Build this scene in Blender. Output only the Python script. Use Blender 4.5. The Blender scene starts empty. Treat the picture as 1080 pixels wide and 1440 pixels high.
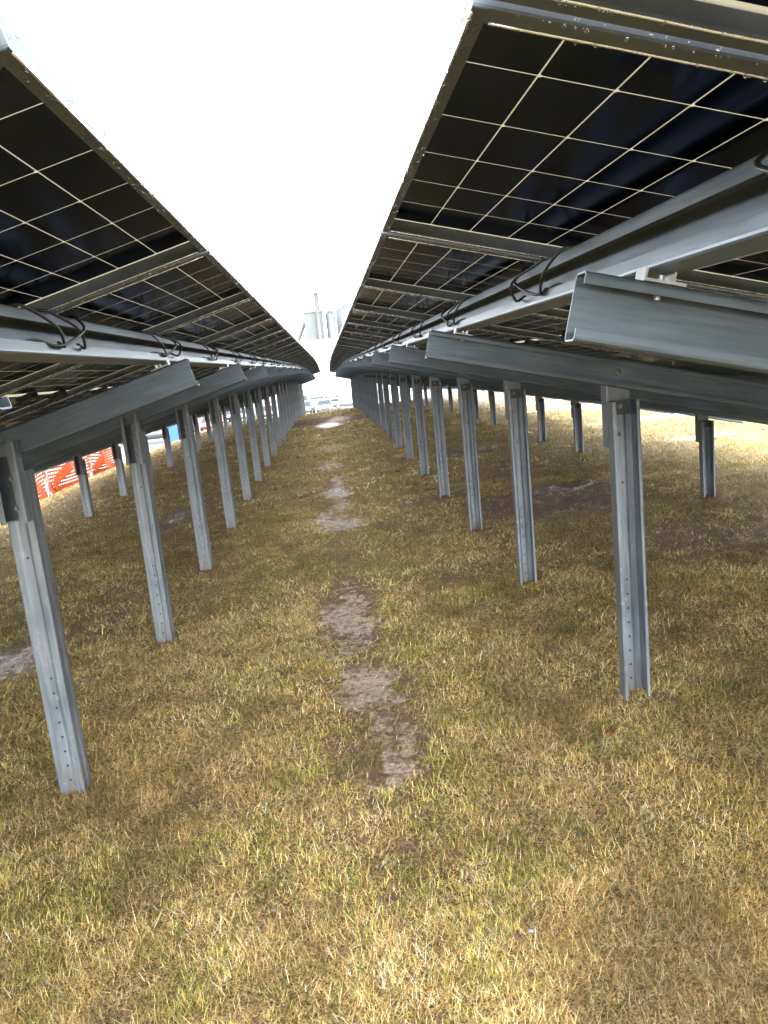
import bpy, math, random
import numpy as np
from mathutils import Matrix, Vector

# ------------------------------------------------------------------ camera, sky, sun, exposure
SC = bpy.context.scene
COL = SC.collection
EYE = 1.5
F_PX, PITCH, YAW, ROLL = 1089.78, 0.1879, 0.0552, 0.1025


def make_camera():
    cam = bpy.data.cameras.new('camera')
    o = bpy.data.objects.new('camera', cam)
    COL.objects.link(o)
    cy, sy, cp, sp = math.cos(YAW), math.sin(YAW), math.cos(PITCH), math.sin(PITCH)
    fwd = np.array([sy * cp, cy * cp, -sp])
    right = np.array([cy, -sy, 0.0])
    down = np.cross(fwd, right)
    cr, sr = math.cos(ROLL), math.sin(ROLL)
    r2, d2 = right * cr + down * sr, -right * sr + down * cr
    o.matrix_world = Matrix(((r2[0], -d2[0], -fwd[0], 0), (r2[1], -d2[1], -fwd[1], 0),
                             (r2[2], -d2[2], -fwd[2], EYE), (0, 0, 0, 1)))
    cam.sensor_fit = 'VERTICAL'
    cam.sensor_height = 36.0
    cam.lens = F_PX / 1440 * 36.0
    cam.clip_start = 0.05
    cam.clip_end = 3000
    SC.camera = o


make_camera()

SUN_EL, SUN_AZ = math.radians(44), math.radians(180)     # azimuth measured from +Y towards +X
W = bpy.data.worlds.new('World')
SC.world = W
W.use_nodes = True
nt = W.node_tree
nt.nodes.clear()
sky = nt.nodes.new('ShaderNodeTexSky')
sky.sky_type = 'NISHITA'
sky.sun_disc = False
sky.sun_elevation = SUN_EL
sky.sun_rotation = SUN_AZ
sky.air_density = 1.0
sky.dust_density = 0.7
sky.ozone_density = 1.0
hsv = nt.nodes.new('ShaderNodeHueSaturation')
hsv.inputs['Saturation'].default_value = 0.14            # overcast: the cloud layer greys the sky out
bg = nt.nodes.new('ShaderNodeBackground')
bg.inputs['Strength'].default_value = 0.15
wo = nt.nodes.new('ShaderNodeOutputWorld')
nt.links.new(sky.outputs[0], hsv.inputs['Color'])
nt.links.new(hsv.outputs[0], bg.inputs['Color'])
nt.links.new(bg.outputs[0], wo.inputs['Surface'])

sun = bpy.data.lights.new('sun', 'SUN')
sun.energy = 0.5
sun.angle = math.radians(75)
sun.color = (1.0, 0.98, 0.95)
so = bpy.data.objects.new('sun', sun)
COL.objects.link(so)
sd = Vector((math.sin(SUN_AZ) * math.cos(SUN_EL), math.cos(SUN_AZ) * math.cos(SUN_EL), math.sin(SUN_EL)))
so.rotation_euler = sd.to_track_quat('Z', 'Y').to_euler()

SC.view_settings.view_transform = 'Standard'
SC.view_settings.look = 'None'
SC.view_settings.exposure = 3.65
SC.view_settings.gamma = 1.0
SC.view_settings.use_curve_mapping = False
SC.render.engine = 'CYCLES'
SC.cycles.use_denoising = True
SC.cycles.max_bounces = 8
SC.cycles.diffuse_bounces = 4
SC.cycles.glossy_bounces = 4
SC.cycles.transmission_bounces = 6
SC.cycles.volume_bounces = 1
SC.cycles.caustics_reflective = False
SC.cycles.caustics_refractive = False

RNG = np.random.default_rng(7)
random.seed(7)

# ------------------------------------------------------------------ helpers
ORD = ['first', 'second', 'third', 'fourth', 'fifth', 'sixth', 'seventh', 'eighth', 'ninth', 'tenth', 'eleventh',
       'twelfth', 'thirteenth', 'fourteenth', 'fifteenth', 'sixteenth', 'seventeenth', 'eighteenth', 'nineteenth',
       'twentieth', 'twenty-first', 'twenty-second', 'twenty-third', 'twenty-fourth', 'twenty-fifth', 'twenty-sixth',
       'twenty-seventh', 'twenty-eighth', 'twenty-ninth', 'thirtieth', 'thirty-first', 'thirty-second', 'thirty-third',
       'thirty-fourth', 'thirty-fifth', 'thirty-sixth']


def tag(o, label=None, cat=None, group=None, kind=None):
    if cat and not kind:
        kind = 'thing'
    if label:
        o['label'] = label
    if cat:
        o['category'] = cat
    if group:
        o['group'] = group
    if kind:
        o['kind'] = kind
    return o


def empty(name, matrix=None, loc=None):
    o = bpy.data.objects.new(name, None)
    o.empty_display_size = 0.1
    COL.objects.link(o)
    if matrix is not None:
        o.matrix_world = matrix
    if loc is not None:
        o.location = loc
    return o


def link(name, me, parent=None, matrix=None):
    o = bpy.data.objects.new(name, me)
    COL.objects.link(o)
    if parent is not None:
        o.parent = parent
    if matrix is not None:
        o.matrix_local = matrix
    return o


class MB:
    """collects simple shapes and turns them into one mesh"""

    def __init__(self):
        self.v, self.f = [], []

    def add(self, vs, fs):
        n = len(self.v)
        self.v += [tuple(map(float, p)) for p in vs]
        self.f += [tuple(i + n for i in q) for q in fs]
        return self

    def box(self, x0, x1, y0, y1, z0, z1):
        vs = [(x0, y0, z0), (x1, y0, z0), (x1, y1, z0), (x0, y1, z0), (x0, y0, z1), (x1, y0, z1), (x1, y1, z1), (x0, y1, z1)]
        return self.add(vs, [(0, 3, 2, 1), (4, 5, 6, 7), (0, 1, 5, 4), (1, 2, 6, 5), (2, 3, 7, 6), (3, 0, 4, 7)])

    def cyl(self, p0, p1, r, n=12, r1=None):
        p0, p1 = np.array(p0, float), np.array(p1, float)
        a = p1 - p0
        a /= np.linalg.norm(a)
        h = np.array([1, 0, 0]) if abs(a[0]) < 0.8 else np.array([0, 1, 0])
        u = np.cross(a, h)
        u /= np.linalg.norm(u)
        w = np.cross(a, u)
        r1 = r if r1 is None else r1
        vs = []
        for p, rr in ((p0, r), (p1, r1)):
            for i in range(n):
                t = 2 * math.pi * i / n
                vs.append(p + rr * (math.cos(t) * u + math.sin(t) * w))
        fs = [(i, (i + 1) % n, n + (i + 1) % n, n + i) for i in range(n)]
        fs += [tuple(range(n - 1, -1, -1)), tuple(range(n, 2 * n))]
        return self.add(vs, fs)

    def tube(self, pts, r, n=8):
        pts = np.array(pts, float)
        T = np.gradient(pts, axis=0)
        T /= np.linalg.norm(T, axis=1)[:, None] + 1e-12
        u = np.cross(T[0], [0.31, 0.2, 0.93])
        u /= np.linalg.norm(u)
        vs = []
        for p, t in zip(pts, T):
            u = u - t * np.dot(u, t)
            u /= np.linalg.norm(u)
            w = np.cross(t, u)
            for i in range(n):
                a = 2 * math.pi * i / n
                vs.append(p + r * (math.cos(a) * u + math.sin(a) * w))
        fs = []
        for k in range(len(pts) - 1):
            for i in range(n):
                j = (i + 1) % n
                fs.append((k * n + i, k * n + j, (k + 1) * n + j, (k + 1) * n + i))
        fs += [tuple(range(n - 1, -1, -1)), tuple(range((len(pts) - 1) * n, len(pts) * n))]
        return self.add(vs, fs)

    def profile(self, path, t, stations):
        """thin open section `path` (list of (u, v)) of thickness t swept through stations (origin, U, V)"""
        P = np.array(path, float)
        d = np.diff(P, axis=0)
        d /= np.linalg.norm(d, axis=1)[:, None]
        nrm = np.stack([-d[:, 1], d[:, 0]], 1)
        L, R_ = [], []
        for i in range(len(P)):
            if i == 0:
                m = nrm[0]
            elif i == len(P) - 1:
                m = nrm[-1]
            else:
                m = nrm[i - 1] + nrm[i]
                m = m / max(0.3, np.dot(m, nrm[i]))
            L.append(P[i] + m * t / 2)
            R_.append(P[i] - m * t / 2)
        sec = L + R_[::-1]
        n = len(sec)
        vs = []
        for (o, U, V) in stations:
            o, U, V = np.array(o), np.array(U), np.array(V)
            for (a, b) in sec:
                vs.append(o + a * U + b * V)
        fs = []
        for k in range(len(stations) - 1):
            for i in range(n):
                j = (i + 1) % n
                fs.append((k * n + i, k * n + j, (k + 1) * n + j, (k + 1) * n + i))
        m = len(P)
        for base in (0, (len(stations) - 1) * n):
            for i in range(m - 1):
                fs.append((base + i, base + i + 1, base + n - 2 - i, base + n - 1 - i))
        return self.add(vs, fs)

    def mesh(self, name, mat, smooth=False):
        me = bpy.data.meshes.new(name)
        me.from_pydata(self.v, [], self.f)
        import bmesh
        b = bmesh.new()
        b.from_mesh(me)
        bmesh.ops.recalc_face_normals(b, faces=b.faces)
        b.to_mesh(me)
        b.free()
        if mat:
            me.materials.append(mat)
        if smooth:
            me.shade_smooth()
        return me

    def obj(self, name, mat, parent=None, smooth=False):
        return link(name, self.mesh(name, mat, smooth), parent)


def rounded(path, r=0.005, k=3):
    P = [np.array(p, float) for p in path]
    out = [P[0]]
    for i in range(1, len(P) - 1):
        a, b, c = P[i - 1], P[i], P[i + 1]
        d0, d1 = (a - b) / np.linalg.norm(a - b), (c - b) / np.linalg.norm(c - b)
        rr = min(r, 0.45 * np.linalg.norm(a - b), 0.45 * np.linalg.norm(c - b))
        s, e = b + d0 * rr, b + d1 * rr
        for q in range(k + 1):
            t = q / k
            out.append((1 - t) ** 2 * s + 2 * t * (1 - t) * b + t * t * e)
    out.append(P[-1])
    return out


def vnoise(x, y, seed=0):
    xi, yi = np.floor(x).astype(np.int64), np.floor(y).astype(np.int64)
    xf, yf = x - xi, y - yi

    def h(a, b):
        n = (a * 374761393 + b * 668265263 + seed * 974634777) & 0x7fffffff
        n = ((n ^ (n >> 13)) * 1274126177) & 0x7fffffff
        n = n ^ (n >> 16)
        return (n & 0xffff) / 65535.0
    sx, sy = xf * xf * (3 - 2 * xf), yf * yf * (3 - 2 * yf)
    a = h(xi, yi) * (1 - sx) + h(xi + 1, yi) * sx
    b = h(xi, yi + 1) * (1 - sx) + h(xi + 1, yi + 1) * sx
    return a * (1 - sy) + b * sy


def fbm(x, y, seed=0, oct=4):
    s, a, tot = 0, 1.0, 0
    for o in range(oct):
        s = s + a * vnoise(x * 2 ** o + 13.7 * o, y * 2 ** o + 7.1 * o, seed + o)
        tot += a
        a *= 0.5
    return s / tot


def sstep(a, b, x):
    t = np.clip((x - a) / (b - a), 0, 1)
    return t * t * (3 - 2 * t)


# ------------------------------------------------------------------ materials
def new_mat(name):
    m = bpy.data.materials.new(name)
    m.use_nodes = True
    n = m.node_tree.nodes
    return m, n, m.node_tree.links, n['Principled BSDF']


def ramp(n, l, src, stops, fac='Fac'):
    r = n.new('ShaderNodeValToRGB')
    el = r.color_ramp.elements
    while len(el) < len(stops):
        el.new(0.5)
    for e, (p, c) in zip(el, stops):
        e.position = p
        e.color = (*c, 1)
    l.new(src, r.inputs['Fac'])
    return r


def noise(n, l, scale, detail=4, rough=0.55, vec=None, stretch=None, coord='Object'):
    t = n.new('ShaderNodeTexNoise')
    t.inputs['Scale'].default_value = scale
    t.inputs['Detail'].default_value = detail
    t.inputs['Roughness'].default_value = rough
    tc = n.new('ShaderNodeTexCoord')
    src = vec or tc.outputs[coord]
    if stretch:
        mp = n.new('ShaderNodeMapping')
        mp.inputs['Scale'].default_value = stretch
        l.new(src, mp.inputs['Vector'])
        src = mp.outputs[0]
    l.new(src, t.inputs['Vector'])
    return t


def steel(name, lo, hi, rough, metal, stretch=None, scale=30, feet=False):
    """galvanised or mill finish metal: mottled spangle, streaks along the piece, dull water marks"""
    m, n, l, b = new_mat(name)
    a = noise(n, l, scale, 5, 0.6, stretch=stretch)
    c = noise(n, l, 3.5, 4, 0.6)
    mix = n.new('ShaderNodeMath')
    mix.operation = 'MULTIPLY_ADD'
    l.new(a.outputs['Fac'], mix.inputs[0])
    mix.inputs[1].default_value = 0.6
    mm = n.new('ShaderNodeMath')
    mm.operation = 'MULTIPLY'
    mm.inputs[1].default_value = 0.4
    l.new(c.outputs['Fac'], mm.inputs[0])
    l.new(mm.outputs[0], mix.inputs[2])
    r = ramp(n, l, mix.outputs[0], [(0.34, lo), (0.66, hi)])
    col = r.outputs['Color']
    if feet:      # dried mud splashed up the foot, white zinc bloom in patches
        tc = n.new('ShaderNodeTexCoord')
        sp = n.new('ShaderNodeSeparateXYZ')
        l.new(tc.outputs['Object'], sp.inputs[0])
        mr = n.new('ShaderNodeMapRange')
        mr.inputs['From Min'].default_value = 0.0
        mr.inputs['From Max'].default_value = 0.22
        mr.inputs['To Min'].default_value = 0.75
        mr.inputs['To Max'].default_value = -0.1
        l.new(sp.outputs['Z'], mr.inputs['Value'])
        ns = noise(n, l, 45, 5, 0.7)
        ml = n.new('ShaderNodeMath')
        ml.operation = 'MULTIPLY'
        ml.use_clamp = True
        l.new(mr.outputs[0], ml.inputs[0])
        st = n.new('ShaderNodeMapRange')
        st.inputs['From Min'].default_value = 0.46
        st.inputs['From Max'].default_value = 0.62
        l.new(ns.outputs['Fac'], st.inputs['Value'])
        l.new(st.outputs[0], ml.inputs[1])
        bl = noise(n, l, 14, 5, 0.75)
        bm = n.new('ShaderNodeMapRange')
        bm.inputs['From Min'].default_value = 0.60
        bm.inputs['From Max'].default_value = 0.72
        bm.inputs['To Max'].default_value = 0.35
        l.new(bl.outputs['Fac'], bm.inputs['Value'])
        for fac, cc in ((bm.outputs[0], (0.55, 0.57, 0.58, 1)), (ml.outputs[0], (0.20, 0.14, 0.09, 1))):
            mx = n.new('ShaderNodeMix')
            mx.data_type = 'RGBA'
            l.new(fac, mx.inputs['Factor'])
            ia = [i for i in mx.inputs if i.name == 'A' and i.type == 'RGBA'][0]
            ib = [i for i in mx.inputs if i.name == 'B' and i.type == 'RGBA'][0]
            l.new(col, ia)
            ib.default_value = cc
            col = [o for o in mx.outputs if o.type == 'RGBA'][0]
    l.new(col, b.inputs['Base Color'])
    rr = n.new('ShaderNodeMapRange')
    rr.inputs['From Min'].default_value = 0.3
    rr.inputs['From Max'].default_value = 0.7
    rr.inputs['To Min'].default_value = rough - 0.1
    rr.inputs['To Max'].default_value = rough + 0.14
    l.new(mix.outputs[0], rr.inputs['Value'])
    l.new(rr.outputs[0], b.inputs['Roughness'])
    b.inputs['Metallic'].default_value = metal
    bp = n.new('ShaderNodeBump')
    bp.inputs['Strength'].default_value = 0.06
    bp.inputs['Distance'].default_value = 0.004
    l.new(a.outputs['Fac'], bp.inputs['Height'])
    l.new(bp.outputs[0], b.inputs['Normal'])
    return m


M = {}
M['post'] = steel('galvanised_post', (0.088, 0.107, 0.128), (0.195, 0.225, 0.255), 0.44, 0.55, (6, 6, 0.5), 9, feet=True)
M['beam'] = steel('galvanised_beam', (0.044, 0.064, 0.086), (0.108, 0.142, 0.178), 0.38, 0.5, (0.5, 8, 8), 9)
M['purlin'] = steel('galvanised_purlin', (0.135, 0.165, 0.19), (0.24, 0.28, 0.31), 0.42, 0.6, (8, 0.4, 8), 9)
M['alu'] = steel('anodised_aluminium', (0.080, 0.094, 0.114), (0.140, 0.162, 0.190), 0.6, 0.35, None, 18)
M['alu'].node_tree.nodes['Principled BSDF'].inputs['Specular IOR Level'].default_value = 0.2
M['bolt'] = steel('bolt_steel', (0.10, 0.10, 0.105), (0.22, 0.22, 0.22), 0.4, 0.9, None, 60)
M['wet_edge'] = steel('wet_bright_aluminium', (0.70, 0.72, 0.74), (0.90, 0.91, 0.92), 0.25, 0.9, None, 50)
M['dark_plate'] = steel('dark_sleeve_and_shade', (0.02, 0.028, 0.035), (0.045, 0.055, 0.065), 0.4, 0.4, None, 30)  # dull head sleeve, also the painted shade in the extension recess
M['zinc'] = steel('bright_zinc_clip', (0.24, 0.25, 0.26), (0.40, 0.41, 0.42), 0.42, 0.6, None, 40)


def mat_plain(name, col, rough=0.5, metal=0.0, var=0.15, scale=8, coord='Object', spec=0.5):
    m, n, l, b = new_mat(name)
    t = noise(n, l, scale, 4, 0.6, coord=coord)
    lo = tuple(c * (1 - var) for c in col)
    hi = tuple(min(1, c * (1 + var)) for c in col)
    r = ramp(n, l, t.outputs['Fac'], [(0.3, lo), (0.7, hi)])
    l.new(r.outputs['Color'], b.inputs['Base Color'])
    b.inputs['Roughness'].default_value = rough
    b.inputs['Metallic'].default_value = metal
    b.inputs['Specular IOR Level'].default_value = spec
    return m


M['hole'] = mat_plain('bolt_hole_dark', (0.02, 0.02, 0.02), 0.8)
M['cable'] = mat_plain('black_cable', (0.012, 0.012, 0.013), 0.32, var=0.2, scale=40)
M['box'] = mat_plain('black_plastic', (0.015, 0.015, 0.016), 0.4)
M['wood'] = mat_plain('stake_wood', (0.50, 0.36, 0.20), 0.75, scale=30)
M['red'] = mat_plain('red_paint', (0.55, 0.05, 0.05), 0.55)


def mat_cell():
    m, n, l, b = new_mat('solar_cell')
    tc = n.new('ShaderNodeTexCoord')
    w = n.new('ShaderNodeTexWave')
    w.bands_direction = 'X'
    w.inputs['Scale'].default_value = 16
    w.inputs['Distortion'].default_value = 0.0
    l.new(tc.outputs['Object'], w.inputs['Vector'])
    t = noise(n, l, 1.3, 3, 0.6, coord='Object')
    mx = n.new('ShaderNodeMath')
    mx.operation = 'MULTIPLY_ADD'
    mx.inputs[1].default_value = 0.12
    l.new(w.outputs['Fac'], mx.inputs[0])
    l.new(t.outputs['Fac'], mx.inputs[2])
    r = ramp(n, l, mx.outputs[0], [(0.3, (0.068, 0.078, 0.108)), (0.75, (0.090, 0.104, 0.146))])
    l.new(r.outputs['Color'], b.inputs['Base Color'])
    b.inputs['Roughness'].default_value = 0.07
    b.inputs['Metallic'].default_value = 1.0          # anti-reflective blue coating: weak bluish mirror
    b.inputs['Specular Tint'].default_value = (0.45, 0.47, 0.53, 1)
    s = noise(n, l, 5, 4, 0.7, coord='Object')
    rr = n.new('ShaderNodeMapRange')
    rr.inputs['From Min'].default_value = 0.4
    rr.inputs['From Max'].default_value = 0.8
    rr.inputs['To Min'].default_value = 0.11
    rr.inputs['To Max'].default_value = 0.22
    l.new(s.outputs['Fac'], rr.inputs['Value'])
    l.new(rr.outputs[0], b.inputs['Roughness'])
    return m


def mat_laminate():
    m, n, l, b = new_mat('laminate_encapsulant')
    out = n['Material Output']
    d = n.new('ShaderNodeBsdfDiffuse')
    d.inputs['Color'].default_value = (0.60, 0.57, 0.48, 1)
    t = n.new('ShaderNodeBsdfTranslucent')
    t.inputs['Color'].default_value = (0.52, 0.50, 0.42, 1)
    mx = n.new('ShaderNodeMixShader')
    mx.inputs[0].default_value = 0.55
    l.new(d.outputs[0], mx.inputs[1])
    l.new(t.outputs[0], mx.inputs[2])
    l.new(mx.outputs[0], out.inputs['Surface'])
    return m


def mat_water():
    m, n, l, b = new_mat('rain_water')
    b.inputs['Base Color'].default_value = (1, 1, 1, 1)
    b.inputs['Roughness'].default_value = 0.0
    b.inputs['IOR'].default_value = 1.33
    b.inputs['Transmission Weight'].default_value = 1.0
    return m


M['cell'] = mat_cell()
M['laminate'] = mat_laminate()
M['water'] = mat_water()


def mat_grass():
    m, n, l, b = new_mat('grass_blades')
    out = n['Material Output']
    at = n.new('ShaderNodeAttribute')
    at.attribute_name = 'blade_colour'
    l.new(at.outputs['Color'], b.inputs['Base Color'])
    b.inputs['Roughness'].default_value = 0.5
    b.inputs['Specular IOR Level'].default_value = 0.35
    t = n.new('ShaderNodeBsdfTranslucent')
    l.new(at.outputs['Color'], t.inputs['Color'])
    mx = n.new('ShaderNodeMixShader')
    mx.inputs[0].default_value = 0.3
    l.new(b.outputs[0], mx.inputs[1])
    l.new(t.outputs[0], mx.inputs[2])
    l.new(mx.outputs[0], out.inputs['Surface'])
    return m


def mat_ground():
    m, n, l, b = new_mat('ground_turf_and_mud')
    tc = n.new('ShaderNodeTexCoord')

    def attr(name):
        a = n.new('ShaderNodeAttribute')
        a.attribute_name = name
        return a.outputs['Fac']

    def mixc(f, a, c):
        x = n.new('ShaderNodeMix')
        x.data_type = 'RGBA'
        if isinstance(f, float):
            x.inputs['Factor'].default_value = f
        else:
            l.new(f, x.inputs['Factor'])
        for s, v in (('A', a), ('B', c)):
            k = [i for i in x.inputs if i.name == s and i.type == 'RGBA'][0]
            if isinstance(v, tuple):
                k.default_value = (*v, 1)
            else:
                l.new(v, k)
        return [o for o in x.outputs if o.type == 'RGBA'][0]

    def mrange(src, a, c, lo=0.0, hi=1.0):
        r = n.new('ShaderNodeMapRange')
        r.inputs['From Min'].default_value = a
        r.inputs['From Max'].default_value = c
        r.inputs['To Min'].default_value = lo
        r.inputs['To Max'].default_value = hi
        l.new(src, r.inputs['Value'])
        return r.outputs[0]

    n_fine = noise(n, l, 55, 6, 0.75)
    n_mid = noise(n, l, 9, 5, 0.65)
    n_big = noise(n, l, 1.1, 4, 0.6)
    straw = ramp(n, l, n_fine.outputs['Fac'], [(0.34, (0.05, 0.031, 0.014)), (0.48, (0.28, 0.19, 0.07)), (0.60, (0.66, 0.50, 0.22))])
    green = ramp(n, l, n_fine.outputs['Fac'], [(0.34, (0.045, 0.042, 0.011)), (0.48, (0.24, 0.205, 0.045)), (0.61, (0.54, 0.45, 0.12))])
    soil = ramp(n, l, n_mid.outputs['Fac'], [(0.3, (0.062, 0.030, 0.018)), (0.7, (0.23, 0.125, 0.075))])
    turf = mixc(mrange(n_big.outputs['Fac'], 0.42, 0.62), straw.outputs['Color'], green.outputs['Color'])
    n_spk = noise(n, l, 170, 3, 0.6)
    spk = ramp(n, l, n_spk.outputs['Fac'], [(0.40, (0.16, 0.15, 0.14)), (0.56, (1.15, 1.1, 1.05))])  # dark specks paint the shaded gaps in the thatch
    mm = n.new('ShaderNodeMix')
    mm.data_type = 'RGBA'
    mm.blend_type = 'MULTIPLY'
    mm.inputs['Factor'].default_value = 1.0
    l.new(turf, [i for i in mm.inputs if i.name == 'A' and i.type == 'RGBA'][0])
    l.new(spk.outputs['Color'], [i for i in mm.inputs if i.name == 'B' and i.type == 'RGBA'][0])
    turf = [o for o in mm.outputs if o.type == 'RGBA'][0]
    bare_noise = mrange(n_mid.outputs['Fac'], 0.56, 0.70)
    turf = mixc(bare_noise, turf, soil.outputs['Color'])
    bare = attr('bare')
    ad = n.new('ShaderNodeMath')
    ad.operation = 'ADD'
    l.new(bare, ad.inputs[0])
    l.new(mrange(n_mid.outputs['Fac'], 0.3, 0.7, -0.35, 0.35), ad.inputs[1])
    bf = mrange(ad.outputs[0], 0.35, 0.65)
    c1 = mixc(bf, turf, soil.outputs['Color'])
    mud = ramp(n, l, n_fine.outputs['Fac'], [(0.34, (0.17, 0.105, 0.075)), (0.46, (0.48, 0.345, 0.27)), (0.62, (0.74, 0.59, 0.49))])
    am = n.new('ShaderNodeMath')
    am.operation = 'ADD'
    l.new(attr('mud'), am.inputs[0])
    n_med = noise(n, l, 22, 5, 0.7)
    l.new(mrange(n_med.outputs['Fac'], 0.3, 0.7, -0.85, 0.30), am.inputs[1])
    mf = mrange(am.outputs[0], 0.22, 0.72)
    c2 = mixc(mf, c1, mud.outputs['Color'])
    dirt = ramp(n, l, n_mid.outputs['Fac'], [(0.3, (0.15, 0.085, 0.052)), (0.7, (0.30, 0.19, 0.11))])
    adt = n.new('ShaderNodeMath')
    adt.operation = 'ADD'
    l.new(attr('dirt'), adt.inputs[0])
    l.new(mrange(n_big.outputs['Fac'], 0.3, 0.7, -0.4, 0.4), adt.inputs[1])
    df = mrange(adt.outputs[0], 0.42, 0.6)
    c3 = mixc(df, c2, dirt.outputs['Color'])
    n_edge = noise(n, l, 26, 5, 0.7)
    aw = n.new('ShaderNodeMath')
    aw.operation = 'ADD'
    l.new(attr('wet'), aw.inputs[0])
    l.new(mrange(n_edge.outputs['Fac'], 0.32, 0.68, -0.75, 0.45), aw.inputs[1])
    wf = mrange(aw.outputs[0], 0.40, 0.55)
    c4 = mixc(wf, c3, (0.10, 0.075, 0.055))
    l.new(c4, b.inputs['Base Color'])
    r1 = n.new('ShaderNodeMapRange')
    l.new(mf, r1.inputs['Value'])
    r1.inputs['To Min'].default_value = 0.85
    r1.inputs['To Max'].default_value = 0.34
    r2 = n.new('ShaderNodeMix')
    l.new(wf, r2.inputs[0])
    l.new(r1.outputs[0], r2.inputs[2])
    r2.inputs[3].default_value = 0.16
    l.new(r2.outputs[0], b.inputs['Roughness'])
    bp = n.new('ShaderNodeBump')
    bp.inputs['Distance'].default_value = 0.045
    inv = n.new('ShaderNodeMath')
    inv.operation = 'SUBTRACT'
    inv.inputs[0].default_value = 1.35
    l.new(wf, inv.inputs[1])
    inv.use_clamp = True
    l.new(inv.outputs[0], bp.inputs['Strength'])
    l.new(n_fine.outputs['Fac'], bp.inputs['Height'])
    l.new(bp.outputs[0], b.inputs['Normal'])
    return m


M['grass'] = mat_grass()
M['ground'] = mat_ground()

# ------------------------------------------------------------------ terrain
LOT_Z = -3.15


def drop(y):
    y = np.asarray(y, float)
    return 0.36 * np.clip((y - 17) / 19.5, 0, 1.15) ** 2


MUD = [  # x, y, rx, ry, strength : trodden wet patches along the aisle
    (0.03, 3.50, 0.16, 0.34, 1.0), (0.10, 2.70, 0.09, 0.16, .95), (0.07, 2.95, 0.07, 0.20, .75), (0.33, 2.87, 0.09, 0.06, .6),
    (-0.02, 4.62, 0.17, 0.40, .95), (-0.10, 4.05, 0.13, 0.14, .75), (0.02, 4.25, 0.13, 0.12, .7), (-0.01, 5.2, 0.08, 0.25, .6),
    (0.0, 7.55, 0.22, 0.38, 1.0), (-0.16, 8.0, 0.12, 0.45, .95), (0.0, 8.7, 0.12, 0.5, .75), (-0.02, 9.6, 0.18, 0.5, .95), (0.0, 10.6, 0.10, 0.5, .8),
    (-0.1, 12.5, 0.2, 0.8, .7), (-0.05, 15.5, 0.25, 1.0, .6), (-0.1, 22.5, 0.4, 1.6, 1.0), (0.3, 25, 0.4, 2.0, .8),
]
WET = [(2.15, 7.9, 0.30, 0.20, 1.0), (2.5, 8.0, 0.20, 0.12, .9), (-2.1, 4.7, 0.20, 0.55, .85), (-2.0, 9.3, 0.16, 0.8, .8), (0.02, 7.45, 0.15, 0.2, .8),
       (-0.03, 9.9, 0.12, 0.3, .8), (-0.15, 8.1, 0.10, 0.2, .7), (-0.1, 22.3, 0.3, 0.8, .95), (2.0, 12.0, 0.5, 0.7, .8), (6.3, 13.5, 1.6, 0.35, .95), (8.0, 12.4, 1.8, 0.3, .9), (5.0, 10.2, 0.5, 0.2, .8),
       (8.5, 17.5, 4.0, 0.5, .95), (6.5, 20.5, 1.8, 0.5, .9), (6.6, 10.3, 0.6, 0.2, .8)]
BARE = [(2.1, 7.4, 1.0, 0.9, .8), (2.6, 5.2, 0.9, 0.7, .55), (1.0, 8.3, .5, .5, .6), (0.06, 3.1, 0.27, 1.0, .58), (0.0, 4.6, .27, 1.2, .58), (0.0, 6.4, .20, 0.9, .48),
        (0.0, 9.0, .4, 2.5, .42), (-1.8, 5.5, 0.35, 1.6, .5), (-1.7, 9.0, .4, 2.2, .5), (0.2, 24.5, 2.2, 1.6, .9), (-0.9, 26.0, 1.6, 1.8, .8), (1.0, 30.0, 1.0, 3.0, .7),
        (0.02, 2.0, .18, .8, .42), (0.7, 5.3, 0.5, 0.4, .45), (1.6, 3.9, .6, .4, .42), (2.2, 9.7, 0.9, 1.2, .5), (0.5, 7.2, .4, .4, .5), (2.4, 3.4, .6, .6, .45)]


for _x, _n in ((1.1405, 9), (-1.201, 9), (3.2325, 9), (-3.239, 9)):
    for _k in range(_n):
        BARE.append((_x, 2.988 + _k * 1.7768, 0.13, 0.14, 0.62))


def blobs(lst, x, y):
    m = np.zeros_like(x)
    for (bx, by, rx, ry, s) in lst:
        d = ((x - bx) / rx) ** 2 + ((y - by) / ry) ** 2
        m = np.maximum(m, s * np.exp(-0.55 * d * d))
    return m


def masks(x, y):
    wx = x + 0.10 * (fbm(x * 4, y * 4, 31) - 0.5) * 2
    wy = y + 0.20 * (fbm(x * 4, y * 4, 37) - 0.5) * 2
    wx = wx + 0.09 * (fbm(x * 13, y * 13, 41, 3) - 0.5) * 2
    wy = wy + 0.16 * (fbm(x * 13, y * 13, 43, 3) - 0.5) * 2
    mud = blobs(MUD, wx, wy)
    wet = blobs(WET, wx, wy)
    bare = np.maximum(blobs(BARE, wx, wy), 0)
    dirt = sstep(5.0, 8.0, x + 0.25 * (y - 12)) * sstep(4, 8, y)
    return mud, wet, bare, dirt


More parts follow.
